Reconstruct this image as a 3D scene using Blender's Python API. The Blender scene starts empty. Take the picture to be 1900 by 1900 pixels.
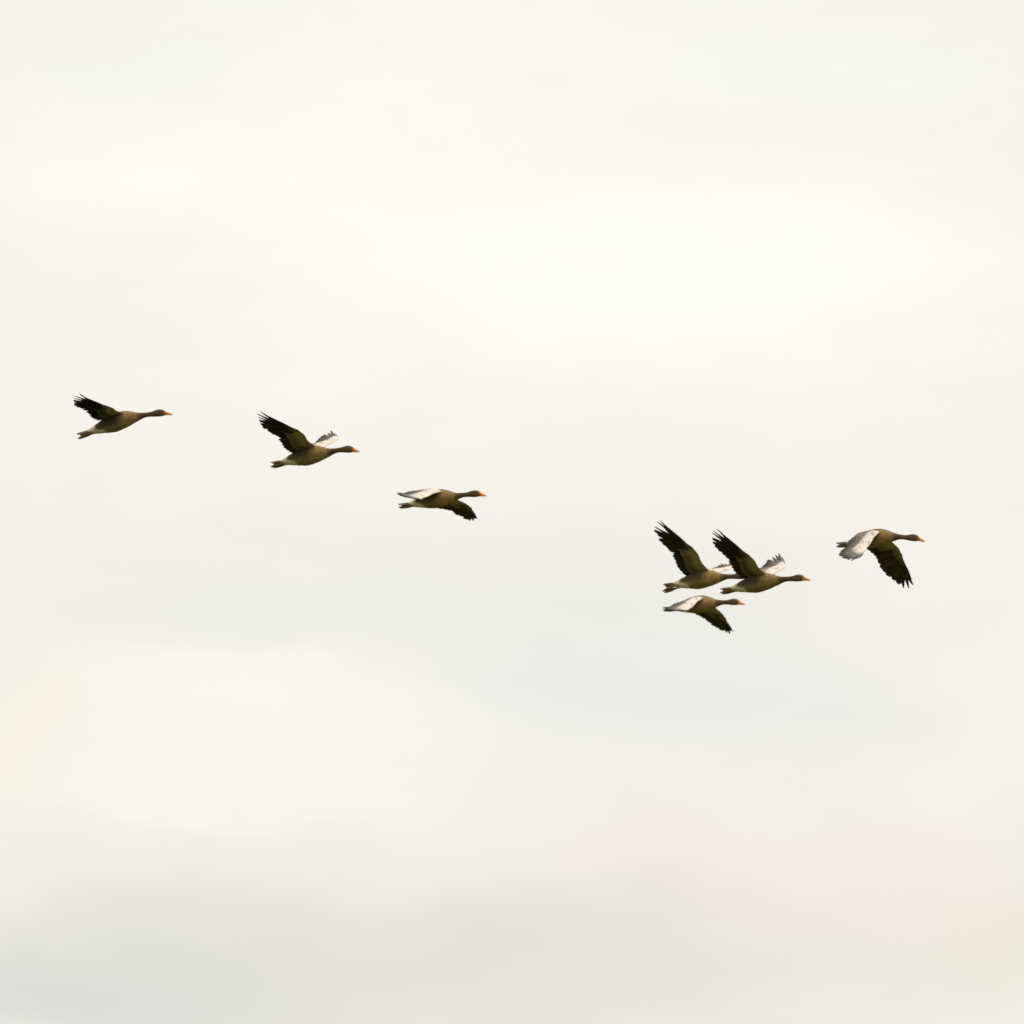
import bpy, math, random
import numpy as np

R = math.radians
rng = random.Random(7)
scene = bpy.context.scene
col = scene.collection

# ------------------------------------------------------------------ camera
VIEW_ELEV = 14.0
cam_data = bpy.data.cameras.new('camera')
cam_data.sensor_width = 36.0
cam_data.lens = 36.0 * 14340.0 / 1900.0
cam_data.dof.use_dof = True
cam_data.dof.focus_distance = 57.0
cam_data.dof.aperture_fstop = 4.0
cam_data.clip_start = 0.5
cam_data.clip_end = 9000.0
cam = bpy.data.objects.new('camera', cam_data)
cam.location = (0, 0, 1.7)
cam.rotation_euler = (R(90 + VIEW_ELEV), 0, 0)
col.objects.link(cam)
scene.camera = cam

# ------------------------------------------------------------------ sun
SUN_DIR = np.array([0.60, 0.02, 0.80]); SUN_DIR /= np.linalg.norm(SUN_DIR)
sun_elev = math.asin(SUN_DIR[2]); sun_azim = math.atan2(SUN_DIR[0], SUN_DIR[1])
sd = bpy.data.lights.new('sun', 'SUN')
sd.energy = 1.5
sd.angle = R(14)
sd.color = (1.0, 0.88, 0.74)
sun = bpy.data.objects.new('sun', sd)
sun.rotation_euler = (math.pi / 2 - sun_elev, 0, math.pi - sun_azim)
sun.location = (0, 0, 40)
col.objects.link(sun)

# ------------------------------------------------------------------ world: thin bright overcast over a daylight sky
world = bpy.data.worlds.new('World')
scene.world = world
world.use_nodes = True
nt = world.node_tree
nt.nodes.clear()
N = nt.nodes; Lk = nt.links

def sock(x, inp):
    if isinstance(x, (int, float)):
        inp.default_value = x
    else:
        Lk.new(x, inp)

def M(op, a, b=0.0, c=None):
    n = N.new('ShaderNodeMath'); n.operation = op
    sock(a, n.inputs[0]); sock(b, n.inputs[1])
    if c is not None: sock(c, n.inputs[2])
    return n.outputs[0]

tc = N.new('ShaderNodeTexCoord')
sep = N.new('ShaderNodeSeparateXYZ'); Lk.new(tc.outputs['Generated'], sep.inputs[0])
dx, dy, dz = sep.outputs
az = M('ARCTAN2', dx, dy)
el = M('ARCSINE', dz)

def noise(scale, detail, zs, rough=0.5, off=0.0):
    mp = N.new('ShaderNodeMapping')
    mp.inputs['Scale'].default_value = (1, 1, zs)
    mp.inputs['Location'].default_value = (off, off * .7, off * 1.3)
    Lk.new(tc.outputs['Generated'], mp.inputs[0])
    n = N.new('ShaderNodeTexNoise')
    n.inputs['Scale'].default_value = scale
    n.inputs['Detail'].default_value = detail
    n.inputs['Roughness'].default_value = rough
    Lk.new(mp.outputs[0], n.inputs['Vector'])
    return n.outputs['Fac']

warp_a = M('MULTIPLY', M('SUBTRACT', noise(22, 2, 2.2, .5, 3.1), 0.5), 0.045)
warp_e = M('MULTIPLY', M('SUBTRACT', noise(26, 2, 2.0, .5, 8.7), 0.5), 0.022)
azw = M('ADD', az, warp_a)
elw = M('ADD', el, warp_e)

FP = 14340.0
def patch(px, py, sx, sy, firm=0):
    """soft cloud patch at a direction in the sky"""
    a0 = (px - 950) / FP / math.cos(R(VIEW_ELEV)); e0 = R(VIEW_ELEV) - (py - 950) / FP
    u = M('DIVIDE', M('SUBTRACT', azw, a0), sx / FP)
    v = M('DIVIDE', M('SUBTRACT', elw, e0), sy / FP)
    s = M('ADD', M('MULTIPLY', u, u), M('MULTIPLY', v, v))
    if firm:                                       # a cloud edge that can be made out
        t = N.new('ShaderNodeMapRange'); t.interpolation_type = 'SMOOTHSTEP'
        t.inputs['From Min'].default_value = 1.15; t.inputs['From Max'].default_value = .80
        Lk.new(M('SQRT', s), t.inputs['Value'])
        return t.outputs[0]
    return M('POWER', 2.718, M('MULTIPLY', s, -1.0))

# soft cloud masses: where they stand in the sky, their extent, and their tint against the sheet
CLOUDS = [
    (1300, 490, 470, 112, 1, 0.0020, 0.0080, 0.0050),
    (420, 1365, 500, 150, 1, 0.0190, 0.0160, 0.0140),
    (1250, 540, 850, 260, 0, 0.0437, 0.0437, 0.0399),
    (250, 340, 620, 150, 0, 0.0289, 0.0258, 0.0256),
    (560, 1400, 700, 260, 0, 0.0020, 0.0018, 0.0040),
    (1880, 1420, 260, 190, 0, 0.0047, 0.0026, -0.0003),
    (230, 120, 400, 110, 0, -0.0006, 0.0083, 0.0152),
    (1620, 110, 450, 130, 0, 0.0006, 0.0129, 0.0170),
    (350, 1040, 560, 150, 0, -0.0199, -0.0124, -0.0074),
    (1150, 1120, 500, 130, 0, -0.0263, -0.0178, -0.0148),
    (1200, 1330, 360, 120, 0, -0.0431, -0.0259, -0.0111),
    (600, 1800, 700, 200, 0, -0.0505, -0.0441, -0.0392),
    (60, 1880, 420, 150, 0, -0.0656, -0.0500, -0.0412),
    (1250, 1640, 700, 170, 0, 0.0007, -0.0066, -0.0098),
    (10, 1360, 250, 210, 0, -0.0090, -0.0100, -0.0300),
    (1880, 1780, 380, 220, 0, -0.0290, -0.0306, -0.0498),
    (1200, 1810, 480, 170, 0, -0.0235, -0.0217, -0.0221),
    (1600, 1330, 260, 120, 0, -0.0161, -0.0112, -0.0071),
    (500, 1150, 420, 70, 0, -0.0151, -0.0090, -0.0069),
    (950, 720, 800, 180, 0, 0.0018, -0.0013, 0.0033),
    (950, 60, 600, 200, 0, 0.0131, 0.0207, 0.0208),
    (150, 650, 400, 200, 0, 0.0009, -0.0005, 0.0019),
    (1750, 850, 400, 200, 0, 0.0007, -0.0010, 0.0036),
    (800, 1760, 1300, 190, 0, -0.0110, -0.0130, -0.0140),
    (20, 1885, 260, 110, 0, -0.0120, -0.0130, -0.0140),
]
tex = M('ADD', M('MULTIPLY', M('SUBTRACT', noise(18, 5, 2.4, .55), 0.5), 0.024),
        M('MULTIPLY', M('SUBTRACT', noise(60, 7, 2.8, .60, 5.0), 0.5), 0.022))
chan = [M('ADD', tex, v) for v in (0.9588, 0.9445, 0.9110)]
for (px, py, sx, sy, firm, *tint) in CLOUDS:
    wgt = patch(px, py, sx, sy, firm)
    chan = [M('MULTIPLY_ADD', wgt, tint[k], chan[k]) for k in range(3)]
cc = N.new('ShaderNodeCombineColor')
for k, c in enumerate(chan):
    Lk.new(M('POWER', M('MINIMUM', c, 0.995), 2.25), cc.inputs[k])
# overcast luminance rises towards the zenith
zen = M('ADD', 1.042, M('MULTIPLY', M('MAXIMUM', M('SUBTRACT', dz, 0.36), 0.0), 1.5))
skyt = N.new('ShaderNodeTexSky'); skyt.sky_type = 'NISHITA'
skyt.sun_disc = False; skyt.sun_elevation = sun_elev; skyt.sun_rotation = sun_azim
bg1 = N.new('ShaderNodeBackground'); Lk.new(skyt.outputs[0], bg1.inputs[0]); bg1.inputs[1].default_value = 0.10
bg2 = N.new('ShaderNodeBackground'); Lk.new(cc.outputs[0], bg2.inputs[0]); Lk.new(zen, bg2.inputs[1])
mixs = N.new('ShaderNodeMixShader'); mixs.inputs[0].default_value = 0.96
Lk.new(bg1.outputs[0], mixs.inputs[1]); Lk.new(bg2.outputs[0], mixs.inputs[2])
wo = N.new('ShaderNodeOutputWorld'); Lk.new(mixs.outputs[0], wo.inputs[0])

# ------------------------------------------------------------------ exposure
vs = scene.view_settings
vs.view_transform = 'Standard'; vs.look = 'None'; vs.exposure = 0.0; vs.gamma = 1.0
vs.use_curve_mapping = False

# ------------------------------------------------------------------ materials
def plumage(name, rough=0.75, bump=0.25, scale=90.0, stretch=(0.35, 1, 1), lo=.68, hi=1.30):
    m = bpy.data.materials.new(name); m.use_nodes = True
    t = m.node_tree; n = t.nodes; l = t.links
    b = n['Principled BSDF']
    b.inputs['Roughness'].default_value = rough
    b.inputs['Specular IOR Level'].default_value = 0.06
    at = n.new('ShaderNodeAttribute'); at.attribute_name = 'plumage'
    co = n.new('ShaderNodeTexCoord')
    mp = n.new('ShaderNodeMapping'); mp.inputs['Scale'].default_value = stretch
    l.new(co.outputs['Object'], mp.inputs[0])
    no = n.new('ShaderNodeTexNoise'); no.inputs['Scale'].default_value = scale; no.inputs['Detail'].default_value = 4
    l.new(mp.outputs[0], no.inputs['Vector'])
    mr = n.new('ShaderNodeMapRange'); mr.inputs['From Min'].default_value = .3; mr.inputs['From Max'].default_value = .7
    mr.inputs['To Min'].default_value = lo; mr.inputs['To Max'].default_value = hi
    l.new(no.outputs['Fac'], mr.inputs['Value'])
    mu = n.new('ShaderNodeVectorMath'); mu.operation = 'SCALE'
    l.new(at.outputs['Color'], mu.inputs[0]); l.new(mr.outputs[0], mu.inputs['Scale'])
    l.new(mu.outputs[0], b.inputs['Base Color'])
    bp = n.new('ShaderNodeBump'); bp.inputs['Strength'].default_value = bump; bp.inputs['Distance'].default_value = .004
    l.new(no.outputs['Fac'], bp.inputs['Height']); l.new(bp.outputs[0], b.inputs['Normal'])
    return m

def plain(name, c, rough, spec=.4, var=.12, scale=120):
    m = bpy.data.materials.new(name); m.use_nodes = True
    t = m.node_tree; n = t.nodes; l = t.links; b = n['Principled BSDF']
    b.inputs['Roughness'].default_value = rough; b.inputs['Specular IOR Level'].default_value = spec
    no = n.new('ShaderNodeTexNoise'); no.inputs['Scale'].default_value = scale
    co = n.new('ShaderNodeTexCoord'); l.new(co.outputs['Object'], no.inputs['Vector'])
    cr = n.new('ShaderNodeValToRGB')
    cr.color_ramp.elements[0].position = .3; cr.color_ramp.elements[1].position = .7
    cr.color_ramp.elements[0].color = (*[x * (1 - var) for x in c], 1)
    cr.color_ramp.elements[1].color = (*[min(1, x * (1 + var)) for x in c], 1)
    l.new(no.outputs['Fac'], cr.inputs[0]); l.new(cr.outputs[0], b.inputs['Base Color'])
    return m

MAT_BODY = plumage('body_plumage')
MAT_WING = plumage('wing_plumage', .7, .15, 38.0, (1, 1, 1), .80, 1.12)
MAT_FEATHER = plumage('flight_feather', .9, .1, 60.0, (1, 1, 1))
MAT_BILL = plumage('bill_horn', .45, .03, 60.0, (1, 1, 1))
MAT_EYE = plain('eye_gloss', (.012, .008, .006), .12, .6)
MAT_FOOT = plain('webbed_skin', (.20, .105, .058), .55, .4, .25)

# ------------------------------------------------------------------ the ground far below the birds
def ground_material():
    m = bpy.data.materials.new('meadow'); m.use_nodes = True
    t = m.node_tree; n = t.nodes; l = t.links; b = n['Principled BSDF']
    b.inputs['Roughness'].default_value = .95
    co = n.new('ShaderNodeTexCoord')
    n1 = n.new('ShaderNodeTexNoise'); n1.inputs['Scale'].default_value = .03; n1.inputs['Detail'].default_value = 8
    l.new(co.outputs['Object'], n1.inputs['Vector'])
    n2 = n.new('ShaderNodeTexNoise'); n2.inputs['Scale'].default_value = 9; n2.inputs['Detail'].default_value = 6
    l.new(co.outputs['Object'], n2.inputs['Vector'])
    mx = n.new('ShaderNodeMath'); mx.operation = 'MULTIPLY_ADD'; mx.inputs[1].default_value = .5
    l.new(n2.outputs['Fac'], mx.inputs[0])
    ml = n.new('ShaderNodeMath'); ml.operation = 'MULTIPLY'; ml.inputs[1].default_value = .5
    l.new(n1.outputs['Fac'], ml.inputs[0]); l.new(ml.outputs[0], mx.inputs[2])
    cr = n.new('ShaderNodeValToRGB')
    e = cr.color_ramp.elements
    e[0].position = .34; e[0].color = (.050, .062, .012, 1)
    e[1].position = .66; e[1].color = (.110, .122, .030, 1)
    l.new(mx.outputs[0], cr.inputs[0]); l.new(cr.outputs[0], b.inputs['Base Color'])
    bp = n.new('ShaderNodeBump'); bp.inputs['Strength'].default_value = .6; bp.inputs['Distance'].default_value = .05
    l.new(n2.outputs['Fac'], bp.inputs['Height']); l.new(bp.outputs[0], b.inputs['Normal'])
    return m

def build_ground():
    nx = 60; size = 3000.0
    vs_, fs = [], []
    def warp(i):
        s = (i / nx) * 2 - 1
        return size * (abs(s) ** 2.2) * (1 if s > 0 else -1)
    for j in range(nx + 1):
        for i in range(nx + 1):
            x, y = warp(i), warp(j)
            d = math.hypot(x, y)
            z = -0.02 + min(1, d / 60) * .35 * (math.sin(x * .021 + 1) * math.cos(y * .017) - .6)
            vs_.append((x, y, z))
    for j in range(nx):
        for i in range(nx):
            a = j * (nx + 1) + i
            fs.append((a, a + 1, a + nx + 2, a + nx + 1))
    me = bpy.data.meshes.new('ground'); me.from_pydata(vs_, [], fs); me.materials.append(ground_material())
    for p in me.polygons: p.use_smooth = True
    o = bpy.data.objects.new('ground', me); o['kind'] = 'structure'
    col.objects.link(o)
build_ground()

# ------------------------------------------------------------------ mesh helpers
def unit(v): return v / np.linalg.norm(v)

def mesh_obj(name, verts, faces, colors, mat, parent, smooth=True):
    me = bpy.data.meshes.new(name)
    me.from_pydata([tuple(map(float, v)) for v in verts], [], faces)
    if colors is not None:
        at = me.color_attributes.new('plumage', 'FLOAT_COLOR', 'POINT')
        flat = np.ones((len(verts), 4), dtype=np.float32); flat[:, :3] = np.array(colors)
        at.data.foreach_set('color', flat.ravel())
    for p in me.polygons: p.use_smooth = smooth
    me.materials.append(mat)
    me.update()
    o = bpy.data.objects.new(name, me); col.objects.link(o); o.parent = parent
    return o

def closed_sheet(top, bot, ctop, cbot, flip):
    """two grids [i][j] stitched round their rim"""
    ni, nj = len(top), len(top[0])
    V = [p for r_ in top for p in r_] + [p for r_ in bot for p in r_]
    C = [p for r_ in ctop for p in r_] + [p for r_ in cbot for p in r_]
    o = ni * nj; Fc = []
    for i in range(ni - 1):
        for j in range(nj - 1):
            a = i * nj + j
            Fc.append((a, a + 1, a + nj + 1, a + nj))
            Fc.append((o + a, o + a + nj, o + a + nj + 1, o + a + 1))
    for i in range(ni - 1):
        a = i * nj; b = a + nj - 1
        Fc.append((a, a + nj, o + a + nj, o + a)); Fc.append((b, o + b, o + b + nj, b + nj))
    for j in range(nj - 1):
        a = j; b = (ni - 1) * nj + j
        Fc.append((a, o + a, o + a + 1, a + 1)); Fc.append((b, b + 1, o + b + 1, o + b))
    if flip: Fc = [tuple(reversed(q)) for q in Fc]
    return V, Fc, C

def lerp(a, b, t): return np.array(a) * (1 - t) + np.array(b) * t
def sstep(a, b, x):
    t = max(0.0, min(1.0, (x - a) / (b - a))); return t * t * (3 - 2 * t)

# ------------------------------------------------------------------ body
PROFILE = [  # x forward, top, bottom, half width
    (-.350, -.004, -.014, .012), (-.325, .003, -.024, .026), (-.30, .009, -.032, .034), (-.27, .017, -.040, .042), (-.24, .028, -.046, .050),
    (-.20, .043, -.053, .058), (-.15, .062, -.062, .068), (-.095, .075, -.071, .076), (-.045, .080, -.066, .077),
    (.0, .078, -.058, .072), (.035, .070, -.052, .064), (.067, .057, -.042, .054), (.095, .045, -.036, .044),
    (.123, .034, -.029, .034), (.15, .027, -.020, .027), (.179, .023, -.0145, .0225), (.21, .0195, -.0175, .0205),
    (.235, .0185, -.0205, .0205), (.26, .0230, -.0245, .0225), (.28, .0280, -.0275, .0245), (.297, .0295, -.0290, .0250),
    (.315, .0275, -.0290, .0240), (.333, .0210, -.0280, .0205), (.346, .0130, -.0270, .0165), (.356, .0060, -.0255, .0125),
]
HINGES = [(.21 + .012 * k, 'head') for k in range(5, -1, -1)] + [(.07 + .012 * k, 'neck') for k in range(5, -1, -1)]

def bend(x, z, pose):
    for x0, kind in HINGES:
        if x > x0:
            a = R(pose[kind]) / 6
            ddx, ddz = x - x0, z
            x, z = x0 + ddx * math.cos(a) - ddz * math.sin(a), ddx * math.sin(a) + ddz * math.cos(a)
    return x, z

def body_colour(x, phi, w):
    up = math.sin(phi)                       # 1 back, -1 belly
    neck = np.array((.105, .070, .037)); breast = np.array((.32, .195, .086)); back = np.array((.17, .120, .070))
    belly = np.array((.22, .158, .064)); flank = np.array((.088, .066, .046)); white = np.array((.66, .58, .40))  # belly darker than real plumage: underside shade put into its colour
    low = lerp(belly, flank, sstep(-.60, -.15, up) * sstep(.03, -.07, x))
    base = lerp(low, back, sstep(.6, .9, up))
    base = lerp(base, breast, sstep(-.04, .05, x) * sstep(1.05, .3, up))
    base = lerp(base, neck, sstep(.095, .165, x))
    if x > .25: base = lerp(base, (.115, .078, .044), sstep(.25, .29, x))
    base = lerp(base, (.42, .20, .07), sstep(.340, .352, x) * .6)                     # narrow ring of feather at the bill
    vent = sstep(-.150 - .075 * sstep(-.8, -.1, up), -.175 - .080 * sstep(-.8, -.1, up), x)
    base = lerp(base, white, vent * (1 - .5 * sstep(.6, .95, up)))
    # uneven feather rows
    row = .5 + .5 * math.sin(x * 260 + 2.2 * math.sin(phi * 3) + w)
    k = 1 + ((.22 + .38 * sstep(.0, -.08, x) * sstep(-.7, -.2, up)) * (row - .5)) * sstep(.12, .0, x) * (1 - vent)
    k *= 1 + .22 * (rng.random() - .5)
    return np.clip(base * k, 0, .8)

def build_body(root, pose):
    tint = np.array([1.0, 1.0, 1.0]) * rng.uniform(.86, 1.12) * np.array([1, rng.uniform(.96, 1.03), rng.uniform(.90, 1.08)])
    girth = rng.uniform(.96, 1.05)
    xs0 = np.array([p[0] for p in PROFILE]); n = 76
    t = np.linspace(0, 1, n); xs = xs0[0] + (xs0[-1] - xs0[0]) * t
    def sm(k):
        y = np.interp(xs, xs0, [p[k] for p in PROFILE])
        for _ in range(3): y[1:-1] = .25 * y[:-2] + .5 * y[1:-1] + .25 * y[2:]
        return y
    tp, bt, hw = sm(1), sm(2), sm(3)
    m = 28; V, C, Fc = [], [], []
    ph0 = rng.random() * 6
    for i, x in enumerate(xs):
        zc = (tp[i] + bt[i]) / 2; hh = (tp[i] - bt[i]) / 2
        for j in range(m):
            phi = 2 * math.pi * j / m
            c, s = math.cos(phi), math.sin(phi)
            e = 2 / 2.15
            y = hw[i] * math.copysign(abs(c) ** e, c); z = zc + hh * math.copysign(abs(s) ** e, s)
            # cheek and neck furrows, feather unevenness
            rr = 1 + .010 * math.sin(9 * phi + x * 120 + ph0) * sstep(.02, -.02, abs(x - .17) - .09) + .012 * (rng.random() - .5)
            bx_, bz_ = bend(x, zc + (z - zc) * rr, pose)
            V.append((bx_, y * rr * girth, bz_)); C.append(np.clip(body_colour(x, phi, ph0) * tint, 0, .8))
    for i in range(n - 1):
        for j in range(m):
            a = i * m + j; b = i * m + (j + 1) % m
            Fc.append((a, b, b + m, a + m))
    for i, x in ((0, xs[0] - .004), (n - 1, xs[-1] + .003)):
        bx_, bz_ = bend(x, (tp[i] + bt[i]) / 2, pose)
        V.append((bx_, 0, bz_)); C.append(C[i * m])
        k = len(V) - 1
        for j in range(m):
            a = i * m + j; b = i * m + (j + 1) % m
            Fc.append((b, a, k) if i == 0 else (a, b, k))
    Fc = [tuple(reversed(q)) for q in Fc]
    body = mesh_obj('body', V, Fc, C, MAT_BODY, root)
    # eyes
    for sgn in (-1, 1):
        vv, ff = [], []
        ex, ez = bend(.322, .007, pose)
        for a in range(7):
            th = math.pi * a / 6
            for b in range(10):
                q = 2 * math.pi * b / 10
                vv.append((ex + .0052 * math.sin(th) * math.cos(q), sgn * (.0205 + .0036 * math.cos(th)), ez + .0052 * math.sin(th) * math.sin(q)))
        for a in range(6):
            for b in range(10):
                ff.append((a * 10 + b, a * 10 + (b + 1) % 10, (a + 1) * 10 + (b + 1) % 10, (a + 1) * 10 + b))
        mesh_obj('eye', vv, ff, None, MAT_EYE, body)
    return body

def loft(rings, cap=True):
    n, m = len(rings), len(rings[0]); V = [p for r_ in rings for p in r_]; Fc = []
    for i in range(n - 1):
        for j in range(m):
            a = i * m + j; b = i * m + (j + 1) % m
            Fc.append((a, a + m, b + m, b))
    if cap:
        Fc.append(tuple(range(m))); Fc.append(tuple(reversed(range((n - 1) * m, n * m))))
    return V, Fc

def build_bill(root, pose):
    V, Fc, C = [], [], []
    # upper mandible with a hooked nail, lower mandible slightly shorter
    for kind in ('upper', 'lower'):
        rings = []
        st = [(.343, .0125, -.0150, .0155), (.353, .0085, -.0160, .0142), (.365, .0005, -.0185, .0122), (.378, -.0075, -.0215, .0106),
              (.391, -.0145, -.0248, .0095), (.402, -.0200, -.0280, .0082), (.410, -.0250, -.0310, .0060), (.4145, -.0295, -.0335, .0030)]
        if kind == 'lower':
            st = [(.343, -.0140, -.0275, .0128), (.356, -.0165, -.0280, .0115), (.370, -.0205, -.0290, .0100), (.385, -.0242, -.0308, .0088),
                  (.398, -.0278, -.0325, .0070), (.406, -.0305, -.0335, .0045)]
        for (x, t_, b_, w) in st:
            ring = []
            for j in range(14):
                q = 2 * math.pi * j / 14
                z = (t_ + b_) / 2 + (t_ - b_) / 2 * math.sin(q)
                xx, zz = bend(x, z, pose)
                ring.append((xx, w * math.cos(q) * (1 - .25 * max(0, math.sin(q))), zz))
            rings.append(ring)
        v, f = loft(rings); o = len(V)
        V += v; Fc += [tuple(o + k for k in q) for q in f]
        for (x, *_r) in st:
            c = lerp((.92, .300, .016), (.85, .24, .03), sstep(.35, .40, x))
            c = lerp(c, (.62, .36, .22), sstep(.405, .413, x))
            C += [c] * 14
    return mesh_obj('bill', V, Fc, C, MAT_BILL, root)

def build_foot(root, pose, sgn):
    """tucked back under the tail: leg, folded web and three toes"""
    droop = R(pose.get('droop', 3)); y0 = sgn * .026
    def P(s, y, z):
        k = max(0, s - .02)
        return (-.235 - s, y, -.029 + .06 * s + z - k * math.tan(droop))
    rings = []
    for (s, w, h) in ((0, .012, .010), (.02, .010, .0095), (.04, .0078, .0078), (.062, .0070, .0070), (.078, .0085, .0080), (.088, .0110, .0085)):
        rings.append([P(s, y0 - sgn * .06 * s + w * math.cos(q), h * math.sin(q)) for q in [2 * math.pi * j / 10 for j in range(10)]])
    V, Fc = loft(rings)
    leg = mesh_obj('leg', V, Fc, None, MAT_FOOT, root)
    # web and toes, half closed
    rings = []
    for (s, w, h) in ((.078, .009, .0075), (.096, .015, .0095), (.116, .0185, .0090), (.136, .0190, .0075), (.154, .0150, .0055), (.168, .0085, .0035), (.175, .0035, .0018)):
        ring = []
        for j in range(18):
            q = 2 * math.pi * j / 18
            rib = 1 + .30 * math.cos(3 * q)          # three toe ridges
            ring.append(P(s, y0 - sgn * .06 * s + w * math.cos(q), h * math.sin(q) * rib - .10 * (s - .078)))
        rings.append(ring)
    V, Fc = loft(rings)
    mesh_obj('webbed_foot', V, Fc, None, MAT_FOOT, leg)

# ------------------------------------------------------------------ feathers and wings
def feather(B, d, n, L, w0, bendn, curve, kind, flip, top_c, bot_c, tilt=.12, nt_=9, tipcurl=0.0):
    d = unit(d); n = unit(n - d * (n @ d)); l = np.cross(n, d)
    l2 = l * math.cos(tilt) + n * math.sin(tilt); n2 = n * math.cos(tilt) - l * math.sin(tilt)
    ss = (-1, -.5, 0, .5, 1)
    top, bot, ct, cb = [], [], [], []
    for i in range(nt_):
        t = i / (nt_ - 1)
        t = t if i < nt_ - 3 else 1 - (1 - t) ** 1.35 * 1.0
        w = w0 * (.45 + .55 * min(1, t / .22))
        if kind == 'finger': w *= 1 - .50 * sstep(.52, .72, t)
        if kind == 'half': w *= 1 - .18 * sstep(.6, .8, t)
        tipstart = {'round': .84, 'plain': .85, 'half': .83}.get(kind, .76)
        if t > tipstart:
            q_ = (t - tipstart) / (1 - tipstart)
            w *= max(.06, (1 - q_ ** (1.7 if kind == 'finger' else 2.6)) if kind != 'round' else math.sqrt(max(.004, 1 - q_ * q_)))
        c0 = B + d * L * t + n * (bendn * t * t + tipcurl * max(0, t - .55) ** 2 * 4.9) * L + l * curve * L * t * t
        rt, rb, qt, qb = [], [], [], []
        for s in ss:
            lat = w * s * (.42 if s < 0 else .80)
            p = c0 + l2 * lat - n2 * (.10 * w * s * s)
            th = .0011 * (1 - .6 * abs(s)) + (.0009 if s == 0 else 0) * (1 - t)
            rt.append(p + n2 * th); rb.append(p - n2 * th)
            qt.append(top_c(t, s)); qb.append(bot_c(t, s))
        top.append(rt); bot.append(rb); ct.append(qt); cb.append(qb)
    return closed_sheet(top, bot, ct, cb, flip)

S0 = np.array([.025, .05, .052]); LA = .28; HB = .12
TH = np.radians([76, 64, 53, 43, 33, 24, 16, 9, 3, -3.])
PL = [.208, .217, .229, .246, .268, .295, .325, .354, .371, .36]

def dirv(a, b): return np.array([math.sin(a) * math.cos(b), math.cos(a) * math.cos(b), math.sin(b)])

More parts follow.
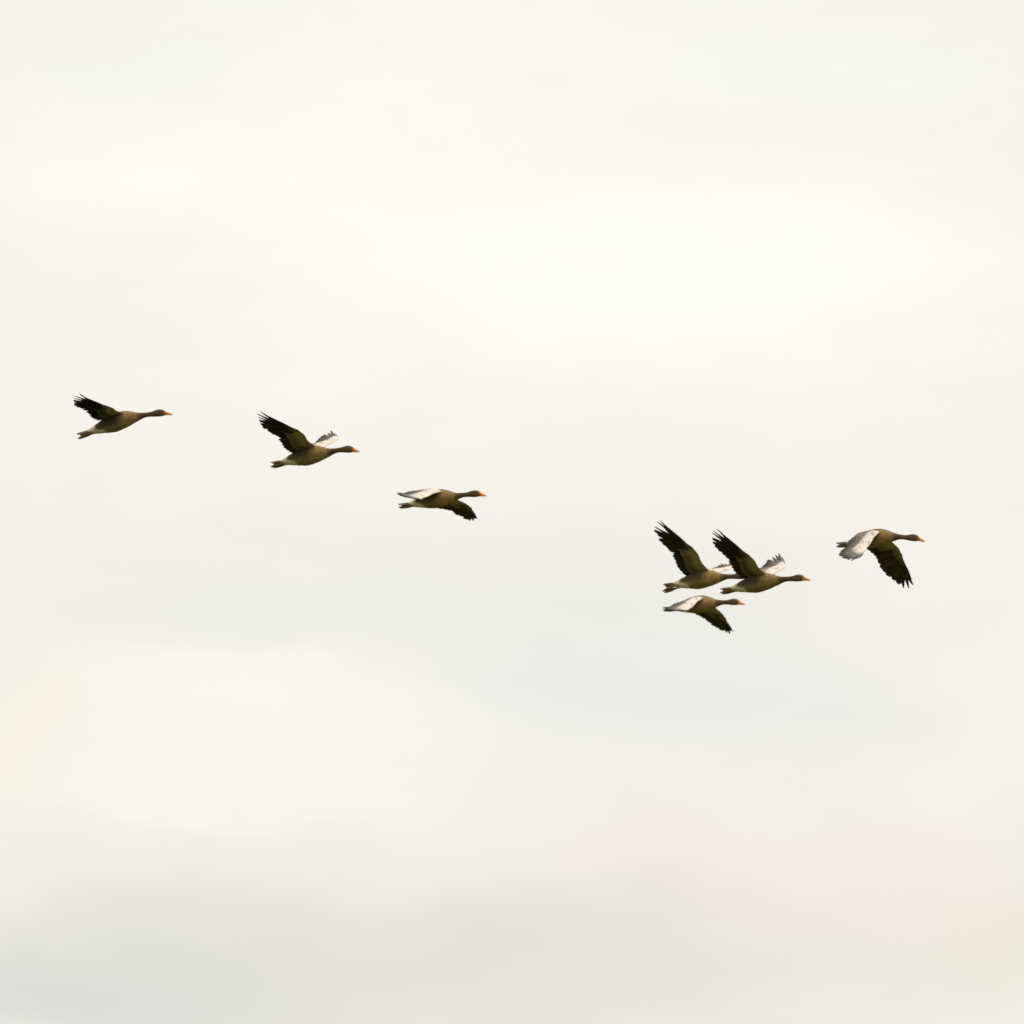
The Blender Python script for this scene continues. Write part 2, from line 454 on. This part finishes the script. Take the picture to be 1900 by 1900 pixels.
def build_wing(root, pose, side):
    a1, b1, a2, b2, t0, t1 = [R(v) for v in pose[side][:6]]; fan = pose[side][6]; t2 = R(pose[side][7])
    sg = -1 if side == 'right' else 1; flip = sg < 0
    fl = np.array([1, sg, 1.0])
    ex = pose.get(side + '_extra', {})
    tipbend = ex.get('bend', .02); curl = ex.get('curl', .02); spread = ex.get('spread', 1.0); secs = ex.get('sec', 1.0)
    d1, d2 = dirv(a1, b1), dirv(a2, b2); W = S0 + LA * d1
    c0 = unit(np.array([-math.cos(t0), -.05, math.sin(t0)]))
    m = unit(d1 + d2); back = np.array([-1., 0, 0]); cp = unit(back - m * (back @ m)); nn = np.cross(m, cp)
    c1 = math.cos(t1) * cp + math.sin(t1) * nn
    ch = unit(c1 - d2 * (c1 @ d2)); ch = math.cos(t2) * ch + math.sin(t2) * np.cross(d2, ch); nh = unit(np.cross(d2, ch))
    n_arm0 = unit(np.cross(d1, c0))
    th_c1 = math.atan2(c1 @ ch, c1 @ d2)
    def fan_angle(i):                              # inner primaries follow the chord, outer ones the hand
        t_ = float(np.interp(i, range(10), TH)); g = (1 - i / 9) ** 1.5
        return t_ * fan * (1 - g) + g * th_c1 * t_ / TH[0]

    def station(s):
        """s 0..1 along the arm, 1..2 along the hand: leading edge point, chord direction, normal"""
        if s <= 1:
            c = unit(lerp(c0, c1, s))
            E = S0 + (W - S0) * s + c * (.013 * math.sin(math.pi * min(1, s / .8)) ** 2)   # soft skin fold before the wrist
            n = unit(lerp(n_arm0, nn, s)); chord = .23 * (1 - s) + .21 * s
        else:
            f = s - 1
            th = fan_angle(f * 9)
            E = W + HB * 1.15 * f * d2
            c = math.cos(th) * d2 + math.sin(th) * ch
            k = sstep(0, .25, f); c = unit(lerp(c1, c, k)); n = unit(lerp(nn, nh, k)); chord = np.interp(f * 9, range(10), PL)
        n = unit(n - c * (n @ c))
        return E, c, n, chord

    # covert panel: a thick cambered skin from inside the body out over the hand
    mott = rng.uniform(0, 6)
    ns, nv = 84, 27
    top, bot, ct, cb = [], [], [], []
    for i in range(ns):
        s = 2.0 * i / (ns - 1)
        E, c, n, chord = station(s)
        if 0.75 < s < 1.25:                       # round the wrist
            k = (1 - abs(s - 1) / .25); E = E + (unit(S0 - W) + d2) * .026 * k * k
        if s < .10: E = E - np.array([0, .030, .012]) * (1 - s / .10)
        frac = np.interp(s, [0, 1, 1.3, 2.0], [.74, .62, .50, .30])
        if s > 1.75: frac *= 1 - .5 * sstep(1.75, 2.0, s)
        thick = np.interp(s, [0, .3, 1, 1.5, 2], [.030, .026, .017, .010, .003])
        cl = chord * frac
        rt, rb, qt, qb = [], [], [], []
        for j in range(nv):
            v = j / (nv - 1)
            env = 2.9 * (math.sqrt(v) * .55 * (1 - v) + .14 * v * (1 - v)) + .02
            camber = .10 * cl * 4 * v * (1 - v) * (.8 if s < 1.3 else .3)
            ragged = 1 + (.05 * math.sin(s * 61 + j) if j >= nv - 2 else 0)
            p = E + c * cl * v * ragged
            rt.append(p + n * (camber + thick * env * .55)); rb.append(p + n * (camber - thick * env * .45))
            # plumage: pale ash forewing, browner scapular and rear rows, grey hand
            pale = np.array((.74, .66, .59)); brown = np.array((.17, .130, .100)); grey = np.array((.50, .455, .42))
            rowpos = .46 + .28 * sstep(.35, 1.0, s) - .30 * sstep(.16, .0, s) + .03 * math.sin(s * 31) + .02 * math.sin(s * 73)
            q = lerp(pale, brown, sstep(rowpos - .06, rowpos + .16, v) * sstep(1.15, .85, s))
            q = lerp(q, grey, sstep(.45, .9, v) * sstep(.95, 1.25, s))
            q = lerp(q, brown, sstep(.10, .02, s) * .7)
            bl = math.sin(s * 9 + v * 6 + mott) * math.sin(s * 5 - v * 8 + 2 * mott) + .35 * math.sin(s * 27 + v * 19 + mott)
            q = lerp(q, (.25, .195, .15), .55 * sstep(.35, .95, bl))
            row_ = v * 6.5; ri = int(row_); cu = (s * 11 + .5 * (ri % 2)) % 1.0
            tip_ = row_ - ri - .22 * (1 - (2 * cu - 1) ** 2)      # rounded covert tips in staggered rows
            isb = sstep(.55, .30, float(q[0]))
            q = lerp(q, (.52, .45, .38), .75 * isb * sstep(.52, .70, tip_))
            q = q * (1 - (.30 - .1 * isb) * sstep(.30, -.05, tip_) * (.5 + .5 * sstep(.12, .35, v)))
            q = q * (1 + .10 * (rng.random() - .5))
            qt.append(np.clip(q, 0, .82))
            u_ = lerp((.33, .250, .125), (.22, .166, .084), sstep(.3, .95, v))
            u_ = lerp(u_, (.065, .050, .027), sstep(.9, 1.4, s) * sstep(.05, .45, v))
            qb.append(u_ * (1 + .25 * (rng.random() - .5)))
        top.append(rt); bot.append(rb); ct.append(qt); cb.append(qb)
    V, Fc, C = closed_sheet(top, bot, ct, cb, flip)
    wing = mesh_obj('wing', [p * fl for p in V], Fc, C, MAT_WING, root)

    dark_t = np.array((.046, .038, .032)); dark_b = np.array((.050, .037, .019))
    def cols(base_grey, seed, edge=.3, lining=.20):
        k = 1 + .3 * ((seed * 37 % 11) / 11 - .5)
        def ctop(t, s):
            q = lerp(base_grey, dark_t, sstep(.05, .36, t)) * k
            if s == 0: q = lerp(q, (.45, .42, .36), .45 * (1 - sstep(.6, .9, t)))
            if s == 1: q = lerp(q, (.50, .46, .40), edge * (1 - sstep(.6, .95, t)))
            return q
        def cbot(t, s):
            q = lerp((.20, .150, .076), dark_b, sstep(lining, lining + .22, t)) * k * (1.25 if s == -1 else 1)
            if s == 0: q = q * 1.5
            return q
        return ctop, cbot

    # secondaries
    nsec = 15
    for j in range(nsec):
        s = (j + .35) / nsec
        E, c, n, chord = station(s)
        E = E + n * (.006 - .0012 * (j % 2))
        B = E + c * (.34 * chord)
        L = chord * .66 * (1 + .03 * math.sin(j * 2.3)) * secs
        g = lerp((.14, .115, .095), (.22, .19, .17), s)
        tc_, bc_ = cols(g, j + 3)
        if j < 4: tc_ = (lambda t, s_, g=g: lerp((.17, .130, .100), (.44, .38, .32), .75 if abs(s_) == 1 else 0))
        V, Fc, C = feather(B, c + d1 * .10, n, L, .036, -.03, 0.0, 'round', flip, tc_, bc_, tilt=.10, nt_=7)
        mesh_obj('secondary_feather', [p * fl for p in V], Fc, C, MAT_FEATHER, wing)
    # primaries
    for i in range(10):
        f = i / 9
        th = fan_angle(i)
        if i >= 7: th -= R((i - 7) * 2.0 * (spread - 1))
        th += R(ex.get('ang', {}).get(i, 0)) + R(rng.uniform(-1.3, 1.3))
        dd = math.cos(th) * d2 + math.sin(th) * ch
        B = W + HB * f * d2 + dd * .02
        kind = 'finger' if i >= 7 else ('half' if i >= 5 else 'plain')
        tc_, bc_ = cols((.30, .275, .26), i, .12, .10 - .1 * f)
        bn = tipbend * (.3 + .7 * f) + rng.uniform(-.015, .02)
        V, Fc, C = feather(B, dd, nh, (PL[i] - .02) * rng.uniform(.965, 1.03), (.064, .064, .063, .062, .060, .058, .054, .045, .036, .032)[i], bn, 0.02 * (1 - f), kind, flip, tc_, bc_, tilt=.09, nt_=13, tipcurl=(curl if i == 9 else 0.0))
        mesh_obj('primary_feather', [p * fl for p in V], Fc, C, MAT_FEATHER, wing)
    return wing

def build_tail(root, pose):
    V, Fc, C = [], [], []
    spread = pose.get('tail', 9)
    for i in range(14):
        f = (i - 6.5) / 6.5
        a = R(spread) * f
        d = np.array([-math.cos(a), math.sin(a), .06])
        B = np.array([-.255, .016 * f, -.002 - .014 * f * f - .0008 * (i % 2)])
        def tc_(t, s): return lerp((.17, .125, .080), (.60, .54, .40), max(sstep(.88, .97, t), .4 if abs(s) == 1 else 0))
        def bc_(t, s): return lerp((.22, .17, .105), (.58, .50, .34), max(sstep(.88, .97, t), .3 if abs(s) == 1 else 0))
        v, fc, c = feather(B, d, np.array([0, .35 * f, 1.0]), .160 - .012 * abs(f), .026, -.05, 0, 'round', False, tc_, bc_, tilt=.06, nt_=7)
        o = len(V); V += v; Fc += [tuple(o + k for k in q) for q in fc]; C += c
    mesh_obj('tail', V, Fc, C, MAT_FEATHER, root)

# ------------------------------------------------------------------ the seven geese
GEESE = [
    dict(loc=(-3.045, 58.735, 17.085), yaw=-21.3, pitch=9.3, roll=9.3, neck=-3.4, head=-2.8,
         right=(1.2, 5.0, -8.4, 7.4, -1.7, 3.6, 0.97, 1.8),
         left=(2.1, 6.0, -9.9, 7.2, -0.3, 1.3, 1.00, 0.5), droop=6, tail=6,
         right_extra=dict(bend=.02, curl=.04, spread=1.25),
         label='leftmost goose, last of the line, one dark wing swept back, far wing hidden'),
    dict(loc=(-1.556, 59.362, 16.966), yaw=-29.6, pitch=1.3, roll=-2.0, neck=3.8, head=-9.3,
         right=(6.5, 11.2, -12.9, 4.2, -4.1, -11.3, 0.95, 5.7),
         left=(6.5, 32.7, -41.4, 22.2, 18.3, 0.8, 0.92, -2.6), droop=5, tail=9,
         label='second goose from the left, wings raised, flying alone with pale far wing showing'),
    dict(loc=(-0.563, 61.080, 17.041), yaw=-29.3, pitch=-0.7, roll=2.4, neck=4.1, head=-5.1,
         right=(-6.0, -21.0, 22.0, -13.5, 9.0, 16.0, 0.80, 2.0),
         left=(14.20, -15.80, -25.60, -3.60, -17.80, -2.00, 0.77, 3.90), droop=2, tail=9,
         left_extra=dict(bend=.01, curl=.11),
         label='third goose from the left, near mid picture, wings lowered, white upper wing over its back'),
    dict(loc=(1.600, 61.256, 16.408), yaw=-29.0, pitch=-0.4, roll=-9.7, neck=-0.9, head=-0.9,
         right=(0.5, 17.9, -13.0, 7.3, -2.6, -8.8, 0.98, 7.2),
         left=(12.1, 31.9, -36.1, 26.1, 18.8, 3.2, 0.95, -1.8), droop=14, tail=6,
         right_extra=dict(bend=.02, spread=1.3, ang={8: -2.5, 7: 2.5, 6: 1.5}),
         label='goose with raised wings whose head is hidden behind the goose in front'),
    dict(loc=(2.017, 59.747, 16.019), yaw=-31.6, pitch=0.2, roll=-3.9, neck=0.4, head=-2.7,
         right=(5.2, 14.0, -8.8, 11.0, -0.7, -2.9, 0.95, 3.7),
         left=(0.5, 33.2, -40.4, 27.9, 21.7, 9.4, 0.89, -6.8), droop=4, tail=8,
         right_extra=dict(bend=.02, spread=1.3),
         label='goose with raised wings overlapping and covering the head of the goose behind it'),
    dict(loc=(1.640, 64.118, 16.874), yaw=-33.4, pitch=-3.5, roll=-2.5, neck=1.6, head=-3.1,
         right=(4.0, -35.0, 22.0, -17.0, -4.0, 9.0, 0.80, 2.0),
         left=(-0.50, -19.30, -25.30, -4.80, -14.20, -1.80, 0.80, 3.60), droop=0, tail=7,
         left_extra=dict(bend=.01, curl=.11),
         label='lowest goose in the picture, wings lowered, flying just beneath two overlapping geese'),
    dict(loc=(2.950, 59.964, 16.434), yaw=-33.4, pitch=-2.4, roll=0.9, neck=-6.4, head=0.1,
         right=(2.0, -40.0, 16.0, -25.0, -0.2, 4.0, 0.85, 2.0),
         left=(-3.60, -23.00, -21.00, -28.20, -12.20, -16.20, 0.81, -3.50), droop=2, tail=6,
         left_extra=dict(bend=.03, curl=.10, spread=1.5), right_extra=dict(bend=.02),
         label='rightmost goose leading the line, both wings swept down, grey upper wing showing'),
]

def rotation(p):
    return (R(p['roll']), -R(p['pitch']), R(p['yaw']))

for p in GEESE:
    root = bpy.data.objects.new('goose', None)
    root.empty_display_size = .2
    col.objects.link(root)
    root.location = p['loc']
    root.rotation_euler = rotation(p)
    root['label'] = p['label']; root['category'] = 'goose'; root['group'] = 'geese flying in a line'
    build_body(root, p)
    build_bill(root, p)
    build_wing(root, p, 'right'); build_wing(root, p, 'left')
    build_tail(root, p)
    build_foot(root, p, 1); build_foot(root, p, -1)
